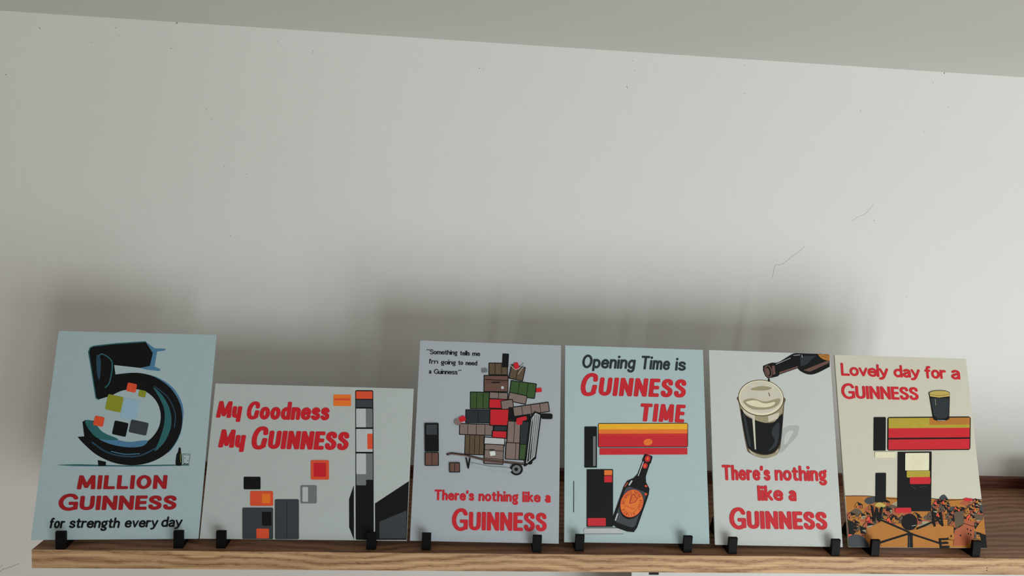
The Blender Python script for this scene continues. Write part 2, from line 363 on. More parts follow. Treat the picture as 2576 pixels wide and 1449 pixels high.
FITS = [
(-0.4888,0.0105,0.0441,194.66,256.74,[0.20945886,0.025899761,-41.759394,-0.0030528897,-0.21405845,267.55739,-2.9579758e-05,4.380397e-05]),
(-0.2928,0.0193,-0.0003,256.04,193.03,[0.1764075,0.018174222,-27.428693,0.0017346269,-0.17366284,205.39902,-1.3278422e-05,3.5456238e-05]),
(-0.0329,0.0196,-0.0219,191.01,257.87,[0.22386179,0.013434368,-26.696078,0.0042736134,-0.21442143,265.27156,-1.9091233e-05,5.4316051e-05]),
(0.1658,0.0200,-0.0035,193.35,257.54,[0.22712711,0.00059601381,-11.623815,0.0034141981,-0.21503561,267.10675,-1.7070481e-05,4.3278493e-05]),
(0.3656,0.0168,-0.0168,173.48,258.08,[0.22827863,-0.0070246734,-7.1774188,0.0038833104,-0.2141177,269.00799,-1.3781286e-05,3.6886253e-05]),
(0.5473,0.0139,0.0055,195.84,257.39,[0.2368075,-0.018797362,-9.6302428,0.0044663731,-0.21407999,269.59699,-1.3927564e-05,5.5435255e-05])]

# ================================================================== poster with the big 5
P = Poster('printed_poster', 'pale blue poster with a big dark numeral 5, far left end of shelf', FITS[0], board('pale_blue', (166, 186, 191)))
outer = [(362,170),(372,148),(392,140),(520,126),(690,112),(742,150),(728,272),(660,262),(512,246),(520,300)]
outer += cat_rom([(520,300),(640,290),(740,312),(830,372),(888,462),(903,560),(884,652),(826,740),(735,796),(630,818),(520,806),(420,762),(345,700),(307,658)], n=5)[1:]
outer += [(345,655),(334,572),(350,562),(398,566)]
outer += cat_rom([(398,566),(440,622),(500,676),(570,708),(650,706),(722,668),(768,604),(780,530),(758,458),(705,404),(640,384),(560,392),(500,420)], n=5)[1:]
outer += [(424,444),(408,434)]
P.art('numeral', [
  (BLUE, [cat_rom([(640,292),(750,312),(846,372),(903,468),(906,566),(884,660),(826,744),(800,700),(850,600),(860,500),(820,400),(740,340)], True, 4)]),
  (BLK, [outer]),
  (TEAL, line([(366,172),(374,148),(394,139),(520,124),(690,112)], 6) + line([(366,172),(410,436),(424,444)], 6)),
  (DBLUE, [cat_rom([(412,190),(436,220),(430,330),(414,290)], True)]),
  (TEAL, line([(424,196),(446,184),(500,230),(488,340),(462,376)], 7, True)),
  (BLUE, [[(690,112),(742,150),(806,152),(800,162),(756,168),(742,254),(776,268),(772,280),(700,272),(660,262),(716,250),(732,176)]]),
  (TEAL, [cat_rom([(736,372),(790,420),(832,500),(840,590),(806,680),(748,738),(776,668),(800,580),(800,500),(770,430)], True, 5)]),
  (DBLUE, line([(392,690),(470,742),(560,766),(660,764),(750,722)], 9, True) + line([(742,366),(820,430),(862,520),(858,600)], 6, True)),
  (BLUE, [cat_rom([(430,668),(520,672),(600,686),(702,676),(680,708),(600,716),(500,700)], True, 5)]),
  (TEAL, [cat_rom([(350,566),(396,570),(450,630),(540,672),(430,668),(372,616)], True, 5)]),
  (BLUE, line([(500,740),(580,756),(660,752)], 5, True)),
], 'big black numeral 5 with teal and blue bands')
P.art('printed_shape', [
  (OLIVE, [rrect(470,420,560,510,8,12)]), (PALEB, [rrect(560,440,650,560,8,12)]), (BLK, [rrect(510,570,590,650,8,12)]), (COAT, [rrect(604,566,706,640,8,12)]),
  (FLESH, [rrect(400,540,456,596,8,12)]), (FLESH, [rrect(586,350,640,400,8,12)]), (OLIVE, [rrect(654,390,694,428,6,12)]),
], 'olive, pale blue and orange blocks inside the numeral')
P.art('ground_line', [(TEAL, [[(188,820),(300,815),(560,820),(942,812),(944,818),(600,826),(300,825)]]), (BLK, [[(424,790),(470,800),(470,822),(428,824)]])])
P.art('printed_bottle', [(BLK, [cat_rom([(886,716),(895,720),(897,742),(901,762),(902,812),(884,820),(868,812),(871,762),(880,742)], True, 4)]), (OLIVE, line([(894,752),(896,800)], 3))], 'small dark bottle drawing')
P.art('printed_glass', [(GREY, line([(908,756),(914,814),(942,814),(950,756)], 1.6)+line(ell(929,754,21,4)+[(950,754)], 1.4)), (BLK, line([(914,812),(922,806),(930,812),(938,808)], 3)+line([(918,776),(922,776)],2)+line([(934,790),(938,790)],2))])
o1 = dict(ex=5)
P.text(RED_D, [('MILLION', (306,958), (816,952), 79, 5.0, 3.5, 2.3, .0, o1), ('GUINNESS', (198,1078), (871,1070), 97, 5.2, 3.7, 2.0, .0, dict(ex=4.5, small=.84))], 'red lettering MILLION GUINNESS')
P.text(BLK, [('for', (147,1181), (237,1180), 60, 2.1, 1.95, .5, .07, dict(ex=2)), ('strength', (262,1179), (552,1177), 60, 2.1, 1.95, .5, .07, dict(ex=2)),
  ('every', (578,1175), (767,1172), 60, 2.1, 1.95, .5, .07, dict(ex=2)), ('day', (786,1170), (905,1168), 60, 2.1, 1.95, .5, .07, dict(ex=2))], 'black script lettering for strength every day')

# ================================================================== landscape poster
P = Poster('printed_poster', 'landscape white poster reading My Goodness in red, second from left', FITS[1], board('cool_white', (180, 188, 186)))
P.art('printed_shape', [
  (BLK, [rrect(1150,118,1280,1190,10)]), (GREY, [rrect(1156,250,1274,384,4)]), (LGREY, [rrect(1156,250,1226,384,4)]),
  (LGREY, [rrect(1156,396,1274,560,4)]), (FLESH, [rrect(1236,430,1274,540,4)]), (LGREY, [rrect(1156,572,1226,720,4)]), (GREY, [rrect(1226,572,1274,760,4)]), (GREY, [rrect(1156,720,1226,800,4)]),
  (FLESH, [rrect(1156,126,1274,180,4)]), (COAT, [rrect(1156,186,1274,240,4)]),
  (BLK, [[(1290,1190),(1290,930),(1534,770),(1516,1190)]]), (COAT, [[(1320,1180),(1320,1060),(1516,980),(1510,1180)]]),
  (BLK, [[(1138,1190),(1138,800),(1104,900),(1104,1100)]]), (ORANGE, [rrect(994,150,1120,232,6)]), (FLESH, [rrect(1000,176,1114,192,3)]),
], 'plain upright banded column beside a black wedge')
P.art('printed_shape', [
  (COAT, [rrect(340,960,560,1186,10)]), (COAT, [rrect(572,900,744,1186,10)]), (GREY, [rrect(756,800,872,930,10)]), (BLK, [rrect(350,740,470,830,8)]),
  (FLESH, [rrect(396,842,560,948,10)]), (FLESH, [rrect(830,620,960,760,10)]), (RED, [rrect(850,640,940,740,8)]), (FLESH, [rrect(440,1110,530,1180,8)]),
  (ORANGE, [rrect(480,860,540,930,6)]), (BLK, [rrect(480,990,548,1090,8)]), (LGREY, [rrect(770,812,810,918,6)]), (BLK, line([(658,910),(658,1180)],2)),
], 'plain slate, coral and grey blocks at lower left')
m2 = dict(ex=4, map={'G': 'g_', 'y': 'Y'})
P.text(RED, [('My', (152,318), (333,322), 119, 5.4, 4.4, .6, .07, m2), ('Goodness', (367,330), (965,335), 129, 5.2, 4.2, .6, .06, m2),
  ('My', (167,531), (358,535), 129, 5.8, 4.8, .6, .07, m2), ('GUINNESS', (398,539), (1104,549), 166, 6.2, 4.8, 1.2, .07, dict(ex=4, map={'G': 'g_'}, small=.79))], 'bold slanted red lettering My Goodness My GUINNESS')

# ================================================================== luggage poster
P = Poster('printed_poster', 'pale grey poster with a tall printed stack of brown boxes, third from left', FITS[2], board('lavender_grey', (170, 177, 185)))
def crate(x0, y0, x1, y1, m, rot=0, bands=0):
    r = [(BLK, [rrect(x0, y0, x1, y1, 4, rot)]), (m, [rrect(x0+5, y0+5, x1-5, y1-5, 3, rot)])]
    cx, cy_ = (x0+x1)/2, (y0+y1)/2; c, s = math.cos(math.radians(rot)), math.sin(math.radians(rot))
    for k in range(bands):
        bx = x0+(x1-x0)*(k+1)/(bands+1)
        pts = [(cx+(bx-cx)*c-(yy-cy_)*s, cy_+(bx-cx)*s+(yy-cy_)*c) for yy in (y0+4, y1-4)]
        r.append((BLK, line(pts, 3.5)))
    return r
st = []
st += [(TAUPE, [[(380,735),(500,760),(720,790),(740,830),(560,800),(420,790)]])][:0]
for a in [(378,598,498,722,UMBER,2,3),(346,534,552,604,TAUPE,2,3),(384,450,536,532,INK,1,1),(412,344,530,448,GREEN,1,2),(494,246,642,346,BROWN,1,0),(524,172,640,246,UMBER,1,2),
          (606,118,644,200,BLK,3,0),(650,286,806,378,GREEN,8,2),(526,346,640,390,TAUPE,3,1),(640,356,752,412,TAUPE,12,0),(524,386,652,446,RED,2,0),(596,392,672,450,TAUPE,-8,0),
          (528,446,660,548,RED,1,0),(640,440,772,520,BLK,4,0),(668,420,886,480,TAUPE,-8,3),(552,546,634,580,INK,0,0),(542,576,632,624,RED,2,0),(632,520,760,660,TAUPE,3,2),
          (622,648,744,752,TAUPE,3,1),(706,520,780,752,INK,3,0),(704,656,752,752,GREEN,3,0),(494,616,620,668,LGREY,4,0),(494,656,612,778,TAUPE,3,0),(650,190,738,276,UMBER,12,1)]:
    st += crate(*a)
st += [(BROWN, line([(500,292),(640,292)], 3)), (BLK, line([(505,272),(638,280)], 3)+line([(545,290),(590,290)],6)), (LGREY, [ell(606,320,9,9)]), (RED, [rrect(676,172,704,214,8,-12), rrect(806,324,840,348,4,-8), rrect(688,496,752,520,10,-14), rrect(688,510,724,542,10)]),
       (LGREY, line([(656,188),(690,214),(736,176)],3,True)+line([(700,240),(736,190)],3)), (WHITE, [rrect(530,700,562,726,3,-8)]), (BLK, line([(500,690),(612,700)],3)+line([(500,740),(612,750)],3)+line([(528,690),(556,690)],4)),
       (GREY, [rrect(484,206,516,230,5,-6)])]
P.art('printed_stack', st, 'stack of plain brown, green and red boxes')
P.art('printed_trolley', [
  (BLK, line([(276,718),(300,712),(380,722),(500,752),(740,778),(800,740)], 12) + line([(388,740),(400,800),(410,742)], 8)), (BROWN, line([(280,718),(300,714),(380,724),(500,752),(730,776)], 6)),
  (BLK, [ell(688,808,38,36), ell(768,764,16,16)]), (GREY, [ell(688,808,26,25)]), (BLK, [ell(686,808,11,11)]),
  (BLK, line([(736,786),(772,500),(800,466),(834,480),(800,742),(740,786)], 9)), (LGREY, line([(748,770),(780,510),(802,474),(828,486),(796,730),(750,770)], 4)),
  (LGREY, line([(764,752),(792,492)], 4)+line([(776,746),(804,484)], 4)+line([(788,738),(816,482)], 4)),
  (BLK, [rrect(836,476,904,508,10,2)]), (TAUPE, [ell(338,524,20,20)]), (RED, [rrect(346,490,386,522,10,-20)]),
], 'plain flat trolley under the boxes')
P.art('printed_shape', crate(140,530,224,700,BLK,0,0)+crate(140,704,224,786,BROWN,0,1)+crate(286,766,350,826,BROWN,0,1)+[(COAT, [rrect(150,540,214,600,3)])], 'plain dark blocks left of the boxes')
sg = ink('ground_grey', (168,176,182))
P.art('ground_shade', [(sg, [cat_rom([(420,770),(520,790),(640,800),(652,822),(560,812),(470,800)], True, 4)])])
q3 = dict(ex=2)
sp3 = lambda t, x0, x1, y0, y1, c=28: (t, (x0,y0), (x1,y1), c, 1.15, .75, .15, 0, q3)
P.text(BLK, [sp3('“', 156, 172, 118, 118), sp3('Something', 175, 339, 120, 124), sp3('tells', 355, 413, 127, 129), sp3('me', 428, 474, 131, 132), sp3("I'm", 171, 223, 176, 177), sp3('going', 240, 329, 180, 183),
  sp3('to', 344, 373, 184, 184), sp3('need', 388, 457, 186, 188), sp3('a', 168, 182, 235, 235), sp3('Guinness', 198, 339, 237, 241, 29), sp3('”', 345, 361, 241, 241)], 'small black lettering Something tells me')
P.text(RED, [("There's", (195,993), (434,997), 64, 2.8, 2.4, .5, 0, dict(ex=3)), ('nothing', (460,999), (699,1005), 64, 2.8, 2.4, .5, 0, dict(ex=3)), ('like', (723,1005), (832,1007), 64, 2.8, 2.4, .5, 0, dict(ex=3)),
  ('a', (858,1008), (892,1009), 64, 3.0, 2.6, .3, 0, dict(ex=3)), ('GUINNESS', (298,1173), (868,1181), 136, 5.4, 4.1, 1.2, 0, dict(ex=4, small=.82))], "red lettering There's nothing like a GUINNESS")

# ================================================================== opening time poster
P = Poster('printed_poster', 'pale blue poster reading Opening Time is, with a bottle and banded bars', FITS[3], board('light_blue', (172, 193, 196)))
P.text(INK, [('Opening', (152,184), (481,191), 83, 3.1, 3.0, .9, .14, dict(ex=3, map={'g': 'q'})), ('Time', (510,192), (693,198), 83, 3.1, 3.0, .9, .14, dict(ex=3)), ('is', (721,200), (791,202), 80, 3.1, 3.0, .9, .14, dict(ex=3))], 'blue-black slanted lettering Opening Time is')
P.text(RED, [('GUINNESS', (140,349), (797,366), 142, 6.4, 4.9, 2.4, .14, dict(ex=4, map={'G': 'g_'}, small=.79)), ('TIME', (501,509), (788,519), 110, 6.2, 4.7, 2.2, .13, dict(ex=4))], 'bold red lettering GUINNESS TIME', zt=0.4)
def strip(x0, x1, a, b, c, d): return [(x0, a), (x1, b), (x1, d), (x0, c)]
P.z = 0.32
P.art('printed_shape', [
  (BLK, [rrect(252,520,800,668,10)]),
  (YELL, [strip(256,796,524,524,558,558)]), (ORANGE, [strip(256,796,558,558,584,584)]), (RED, [strip(256,796,584,584,664,664)]), (FLESH, line([(264,592),(788,592)], 2)),
  (RED, [strip(262,796,672,672,712,712)]), (ORANGE, [ell(556,636,27,20,-10)]), (FLESH, line([(540,642),(570,630)],3)),
], 'yellow, orange and red horizontal bars')
P.art('printed_shape', [(BLK, [rrect(170,540,246,790,4), rrect(184,800,344,1150,4)]), (GREY, [rrect(222,600,238,780,2)]), (ORANGE, [rrect(290,806,338,836,2)]), (RED, [rrect(290,840,338,880,2)]), (RED, [rrect(190,1096,300,1144,2)])], 'plain upright black block')
P.art('ground_line', [(LGREY, [rrect(166,1158,408,1192,12)]), (GREY, line([(170,1192),(404,1192)],4)), (BLK, line([(106,872),(106,1060)],3)+line([(186,1156),(400,1156)],2))])
def tilt(cx, cy_, rot, pts):
    c, s = math.cos(math.radians(rot)), math.sin(math.radians(rot)); return [(cx+x*c-y*s, cy_+x*s+y*c) for x, y in pts]
T = lambda pts: tilt(478, 950, 19.5, pts)
bt = [(-24,-250),(24,-250),(26,-236),(28,-206),(24,-204),(26,-120),(40,-88),(72,-58),(80,-20),(80,190),(70,222),(30,232),(-30,232),(-70,222),(-80,190),(-80,-20),(-72,-58),(-40,-88),(-26,-120),(-24,-204),(-28,-206),(-26,-236)]
P.art('printed_bottle', [
  (BLK, [T(bt)]), (COAT, [T(rrect(-66,-30,66,200,24))]),
  (BLK, [T(ell(0,70,70,90,0))]), (FLESH, [T(ell(0,62,68,86,0))]), (ORANGE, [T(ell(0,62,64,82,0))]),
  (BLK, line(T(ell(0,62,44,60)+[(44,62)]), 1.2)),
  (RED, [T(ell(0,-226,17,20)), T(ell(0,-180,15,17))]), (ORANGE, [T(ell(-1,-226,5,9)), T(ell(-1,-180,5,8))]),
  (LGREY, line(T([(-18,-200),(-19,-110)]), 5)+line(T([(-46,-66),(-52,-40)]), 10)+line(T([(-60,150),(-60,190)]),8)),
  (FLESH, [T(ell(46,-66,8,6)), T(ell(62,-20,8,8))] + line(T([(-66,-48),(-74,-20)]),5)),
], 'dark bottle with an oval orange label')
P.art('harp_emblem', [(RED_D, line(T([(-18,16),(-12,64)]), 5)+line(T([(-18,16),(-2,8),(14,20),(22,18)]), 4.5, True)+line(T([(22,18),(16,44),(-10,66)]), 4, True)), (RED_D, line(T([(-8,20),(-6,54)]),1)+line(T([(0,18),(0,48)]),1)+line(T([(8,22),(7,42)]),1))], 'dark red harp on the bottle label')
# ring lettering GUINNESS EXTRA STOUT / DUBLIN on the oval label
def ring_text(P, txt, cx, cy_, rx, ry, a0, a1, hgt, m, TT, flip=False):
    acc = ([], [], [])
    n = len(txt)
    for i, c in enumerate(txt):
        if c == ' ': continue
        t = math.radians(a0+(a1-a0)*i/(n-1)); px, py = cx+rx*math.cos(t), cy_+ry*math.sin(t)
        nx, ny = math.cos(t), math.sin(t); L_ = math.hypot(nx, ny); nx, ny = nx/L_, ny/L_
        if flip: nx, ny = -nx, -ny
        tx, ty = -ny, nx
        G0 = G_[c]; out = []
        for kind, pts in G0[1]:
            Q = [((px0-G0[0]/2)*hgt, (py0-.5)*hgt) for px0, py0 in pts]
            for pl in sweep(cat_rom(Q, n=2) if kind == 'c' else Q, pen(2.0, 2.0, 2, 8)):
                out.append([P.mm(q) for q in TT([(px+a*tx+b*nx, py+a*ty+b*ny) for a, b in pl])])
        union_layer(acc, out, 0, P.z+0.2, 0)
    me = bpy.data.meshes.new('label_lettering'); me.from_pydata(acc[0], [], acc[1]); me.update()
    return link('label_lettering', me, m, P.root)
g('X', .5, ('l', [(0,0),(.5,1)]), ('l', [(.5,0),(0,1)])); g('R', .42, ('l', [(0,0),(0,1)]), ('c', [(0,1),(.3,1),(.42,.78),(.3,.52),(0,.5)]), ('l', [(.2,.5),(.42,0)])); g('A', .6, ('l', [(0,0),(.3,1)]), ('l', [(.3,1),(.6,0)]), ('l', [(.12,.35),(.48,.35)]))
g('D', .5, ('l', [(0,0),(0,1)]), ('c', [(0,1),(.3,.95),(.5,.5),(.3,.05),(0,0)])); g('B', .42, ('l', [(0,0),(0,1)]), ('c', [(0,1),(.36,.92),(.3,.6),(0,.52)]), ('c', [(0,.52),(.42,.42),(.36,.06),(0,0)]))
ring_text(P, 'GUINNESS EXTRA STOUT', 0, 62, 54, 71, 165, 375, 13, RED_D, T)
ring_text(P, 'DUBLIN', 0, 62, 54, 71, 130, 50, 12, RED_D, T, True)
P.art('signature', [(RED_D, line(T([(-34,84),(-24,92),(-16,84),(-6,92),(4,86),(12,94),(22,86),(34,90)]), 1.6, True))])

# ================================================================== pint glass poster
P = Poster('printed_poster', 'white poster of a full dark pint glass under a pouring bottle, fifth from left', FITS[4], board('white', (196, 201, 197)))
P.art('ground_shade', [(ink('stipple_grey', (172,178,174)), [cat_rom([(470,690),(486,560),(516,528),(560,520),(592,530),(575,590),(530,640)], True, 5)]), (board('white', (196, 201, 197)), [cat_rom([(500,600),(520,560),(556,552),(540,590),(505,640)], True, 5)])])
body = [(230,420),(262,640),(280,680),(320,708),(380,722),(440,706),(468,676),(480,600),(497,370),(495,344),(216,344)]
P.art('printed_glass', [
  (UMBER, [cat_rom([(215,340),(222,400),(262,645),(290,695),(370,724),(445,704),(472,664),(486,560),(499,400),(498,345),(356,300)], True, 6)]),
  (TAN, [[(222,372),(232,436),(300,486),(380,506),(440,496),(488,446),(496,372),(356,420)]]),
  (FOAM, [[(240,400),(246,440),(300,474),(318,480),(316,440),(270,410)], [(400,462),(402,500),(460,478),(470,440)]]),
  (BLK, [cat_rom([(230,424),(262,458),(310,484),(390,506),(440,498),(488,450),(484,560),(470,640),(430,690),(370,700),(300,680),(268,640)], True, 6)]),
  (INK, [cat_rom([(244,450),(262,480),(292,640),(276,630)], True), cat_rom([(420,560),(460,500),(470,540),(452,640),(400,680),(440,620)], True)]),
  (TAN, [cat_rom([(276,664),(320,694),(380,706),(440,690),(466,664),(452,702),(380,722),(310,706)], True, 5)]), (FOAM, line([(286,676),(300,694)],5)+line([(306,690),(318,702)],4)+line([(448,686),(462,668)],4)),
  (FOAM, [[(300,462),(316,466),(324,670),(316,668)]]),
  (UMBER, [ell(356,350,142,114,4)]), (CREAM, [ell(356,349,138,109,4)]), (FOAM, [ell(356,347,130,101,4)]),
  (CREAM, line(ell(358,362,116,84,4,30,20,160), 5)),
  (TAN, [cat_rom([(244,372),(300,352),(380,372),(470,352),(462,392),(400,420),(300,418)], True)]),
  (CREAM, [cat_rom([(262,376),(320,364),(380,384),(440,374),(430,396),(380,408),(310,402)], True)]),
  (TAN, [cat_rom([(290,296),(350,276),(420,284),(400,300),(340,304)], True)]),
  (UMBER, line([(404,318),(410,338)], 5)),
], 'full glass of dark beer with a plain cream head')
P.art('printed_bottle', [
  (BLK, [cat_rom([(370,150),(395,140),(426,130),(468,126),(560,72),(620,68)], n=5) + [(784,74),(784,154)] + cat_rom([(784,154),(700,196),(650,202),(606,184),(584,164)], n=5)+[(470,204),(462,214),(430,222),(400,228),(384,214),(370,180)]]),
  (BROWN, [ell(402,184,24,40,-14)]), (BLK, [ell(402,184,17,32,-14)]), (BROWN, [ell(398,186,11,24,-14)]),
  (BROWN, [[(470,188),(586,150),(584,160),(470,200)], [(620,176),(780,112),(780,130),(660,186)], [(424,150),(440,146),(446,200),(432,206)]]),
  (INK, [[(600,90),(700,84),(640,140),(604,150)]]),
  (LGREY, line([(450,140),(540,100)],3)+line([(560,84),(600,80)],3)+line([(610,80),(614,96)],3)),
  (OCHRE, [[(710,76)] + cat_rom([(710,76),(728,98),(756,112),(784,116)], n=4) + [(784,74)]]), (UMBER, line([(730,86),(770,96)],3)+line([(750,80),(776,84)],3)),
  (BLK, [cat_rom([(404,226),(412,240),(406,248),(400,240)], True)]),
], 'dark bottle pouring from the upper right corner')
q5 = dict(ex=3)
P.text(RED, [("There's", (116,860), (414,863), 95, 4.0, 3.5, .45, 0, q5), ('nothing', (441,863), (764,867), 95, 4.0, 3.5, .5, 0, q5), ('like', (334,987), (492,988), 95, 4.3, 3.8, .4, 0, q5), ('a', (525,989), (574,990), 95, 4.3, 3.8, .3, 0, q5),
  ('GUINNESS', (161,1158), (764,1165), 136, 6.1, 4.7, 1.2, 0, dict(ex=4, small=.81))], "red lettering There's nothing like a GUINNESS")

# ================================================================== lovely day poster
P = Poster('printed_poster', 'cream poster over brown rooftops reading Lovely day for a, right end', FITS[5], board('cream', (204, 199, 183)))
tw = [(OCHRE, [[(118,938),(200,936),(300,944),(420,950),(560,966),(700,962),(860,966),(984,974),(1014,1282),(140,1262)]])]
rr = random.Random(5)
def tw_add(m, *pl): tw.append((m, list(pl)))
tw_add(BLK, *line([(118,938),(260,940),(400,958),(520,960),(640,958),(760,972),(900,966),(984,972)], 4, True))
tw_add(COAT, cat_rom([(236,972),(262,948),(330,948),(350,960),(300,984),(262,992)], True), cat_rom([(708,960),(740,936),(770,980),(756,1016),(726,1010)], True), [(910,1040),(950,990),(988,1010),(990,1060),(930,1066)], [(132,1110),(200,1110),(206,1180),(142,1180)])
for i in range(26):
    x = rr.uniform(130, 960); y = rr.uniform(985, 1160); a_ = rr.uniform(30, 70); b_ = rr.uniform(12, 30)
    tw_add(rr.choice([RUST, UMBER, RUST, TAN, COAT, RUST]), cat_rom([(x-a_, y), (x-a_*.3, y-b_), (x+a_*.6, y-b_*.8), (x+a_, y+b_*.4), (x+a_*.2, y+b_), (x-a_*.7, y+b_*.7)], True))
for i in range(150):
    x = rr.uniform(140, 975); y = 968 + 235*i/150 + rr.uniform(-12, 12)
    if y > 1110 and 260 < x < 790: continue
    if 400 < x < 660 and y < 1060: continue
    s_ = rr.uniform(12, 24)+14*i/150; sk = rr.uniform(-6, 6); c = rr.choice([RUST, RUST, OCHRE, OCHRE, UMBER, FLESH, RUST])
    tw_add(BLK, [(x-s_-2, y+s_+2), (x-s_-2, y-2), (x-s_*.3, y-s_*.8-3), (x+s_+2, y+sk-3), (x+s_+2, y+s_+sk+2)])
    tw_add(c, [(x-s_, y+s_), (x-s_, y), (x-s_*.3, y-s_*.8), (x-s_*.1, y+s_*.1), (x-s_*.1, y+s_)])
    tw_add(rr.choice([OCHRE, RUST, TAN]), [(x-s_*.1, y+s_), (x-s_*.1, y+s_*.1), (x+s_, y+sk+s_*.1), (x+s_, y+s_+sk)])
    tw_add(BLK, rrect(x+s_*.2, y+s_*.35, x+s_*.4, y+s_*.65, 1), rrect(x+s_*.6, y+s_*.35, x+s_*.8, y+s_*.65, 1), rrect(x-s_*.7, y+s_*.3, x-s_*.45, y+s_*.7, 1))
tw_add(OCHRE, [(250,1150),(345,1100),(490,1160),(345,1222),(262,1200)], [(545,1160),(680,1120),(800,1140),(800,1180),(720,1240)], [(345,1260),(340,1242),(520,1185),(512,1268)], [(540,1188),(712,1250),(712,1274),(545,1270)], [(930,1170),(990,1080),(1002,1190)])
tw_add(UMBER, [(800,1050),(860,1040),(866,1120),(812,1150)], [(925,1060),(985,1070),(985,1100),(940,1100)])
tw_add(RUST, [(866,1090),(930,1110),(930,1210),(880,1260),(800,1260),(806,1160),(866,1130)]); tw_add(BLK, *line([(806,1160),(866,1120),(932,1142)],4), *[rrect(a, b, a+8, b+12, 3) for a, b in ((884,1150),(905,1160),(890,1180),(840,1190),(905,1186))])
tw_add(GOLD, cat_rom([(300,1000),(330,980),(370,1000),(345,1014)], True)); tw_add(RED, [(860,964),(880,958),(918,966),(916,980),(868,978)], [(246,1110),(272,1096),(276,1108)])
tw_add(COAT, cat_rom([(140,1256),(140,1200),(180,1182),(230,1198),(262,1240),(262,1262),(200,1264)], True)); tw_add(BLK, [(960,1184),(1006,1194),(1014,1280),(972,1280),(976,1230)], [(132,1110),(160,1098),(166,1180),(140,1180)])
P.art('printed_town', tw, 'brown and rust patchwork of house roofs', step=0.0012)
P.art('weather_vane', [(BLK, line([(340,1092),(520,1172)], 12)+line([(570,1150),(690,1100)], 11)+line([(342,1234),(522,1180)], 12)+line([(530,1182),(716,1246)], 12)), (BLK, [rrect(510,1176,542,1274,4)]), (BLK, [ell(521,1108,50,52), rrect(498,1060,548,1090,8)]),
  (LGREY, line([(536,1132),(560,1128)], 3)), (COAT, line([(520,1200),(522,1268)], 5))], 'black weather vane rod with a ball')
def cap_mm(t, P0, P1, c, w_, extra=0.5): P.text(BLK, [(t, P0, P1, c, w_, w_*.8, .5, 0, dict(ex=5))], None, zt=P.z+extra)
cap_mm('W', (276,1098), (352,1108), 98, 3.2); cap_mm('N', (672,1138), (736,1136), 88, 3.2); cap_mm('E', (714,1276), (776,1274), 62, 3.2)
P.art('printed_shape', [
  (BLK, [rrect(378,446,900,656,14)]), (KHAKI, [strip(384,894,452,452,520,520)]), (OCHRE, [strip(640,894,452,452,496,496)]), (RED, [strip(384,894,516,516,576,576)]), (RED, [strip(384,894,586,586,650,650)]),
], 'khaki and red horizontal bars')
P.art('printed_shape', [
  (BLK, [rrect(444,664,656,1040,4)]), (CREAM, [rrect(490,672,640,782,4)]), (KHAKI, [rrect(500,784,646,826,6)]), (RED, [rrect(520,824,650,868,8)]), (BLK, [rrect(306,796,370,980,4)]), (BLK, [rrect(292,446,366,656,4)]), (CREAM, [rrect(300,664,430,700,4)]),
  (RED, [rrect(430,1016,530,1048,10)]), (COAT, line([(530,880),(560,900)],3)+line([(580,886),(620,882)],3)),
], 'plain black and cream upright blocks')
P.art('printed_glass', [(BLK, [[(636,300),(664,462),(688,472),(740,472),(764,460),(766,298)]]), (INK, [[(644,330),(668,440),(690,456),(740,456),(758,440),(760,330)]]),
  (BLK, [ell(700,298,66,18)]), (GOLD, [ell(700,299,63,16)]), (GOLD, [[(638,300),(642,318),(700,326),(764,318),(764,300)]]), (TAN, line([(674,336),(678,372)],3)), (LGREY, line([(690,468),(738,470)],3)), (BLK, line(ell(700,300,60,12,0,30,10,170),1.6))], 'small dark pint glass drawing')
q6 = dict(ex=3)
P.text(RED, [('Lovely', (88,185), (381,198), 79, 3.5, 3.1, .0, 0, q6), ('day', (417,197), (580,203), 76, 3.5, 3.1, .2, 0, q6), ('for', (613,206), (747,209), 79, 3.5, 3.1, .3, 0, q6), ('a', (778,212), (834,214), 84, 3.6, 3.1, .3, 0, q6),
  ('GUINNESS', (92,327), (574,341), 98, 4.2, 3.2, 1.0, 0, dict(ex=4, small=.82))], 'red lettering Lovely day for a GUINNESS')

# ------------------------------------------------------------------ small black easels holding the posters
MB = mat('black_plastic', (6, 6, 7), 0.55, 0.12, 0.05, 0.05, 1200)
# L-shaped foot: front stop, slot floor, leaning back rest
SL = math.tan(0.31707); GAP = 0.0110
def yb(z): return GAP + 0.0034 + (z-0.00729)*SL     # just behind the back face of the leaning panel
prof = [(0,0),(0.078,0),(0.078,0.0045),(yb(0.075)+0.0030,0.075),(yb(0.075),0.075),(yb(0.0100),0.0100),(yb(0.0064),0.0064),(0.0052,0.0064),(0.0052,0.0210),(0.0044,0.0220),(0.0008,0.0220),(0,0.0212)]
def stand_mesh():
    bm = bmesh.new(); wd = 0.0115
    a = [bm.verts.new((0, y, z)) for y, z in prof]; b = [bm.verts.new((wd, y, z)) for y, z in prof]
    bm.faces.new(a); bm.faces.new(b[::-1])
    for i in range(len(prof)):
        j = (i+1) % len(prof); bm.faces.new((a[j], a[i], b[i], b[j]))
    bmesh.ops.recalc_face_normals(bm, faces=bm.faces)
    bmesh.ops.bevel(bm, geom=[e for e in bm.edges if e.calc_length() > 0.002], offset=0.00045, segments=1, affect='EDGES')
    me = bpy.data.meshes.new('display_stand'); bm.to_mesh(me); bm.free(); me.materials.append(MB); return me
SM = stand_mesh()
names = ['big 5 poster', 'landscape red-lettered poster', 'stacked boxes poster', 'Opening Time poster', 'pint glass poster', 'Lovely day poster']
clips = [(0,-.4558),(0,-.3202),(1,-.2697),(1,-.0863),(2,-.0175),(2,.1230),(3,.1786),(3,.3206),(4,.3797),(4,.5181),(5,.5726),(5,.7143)]
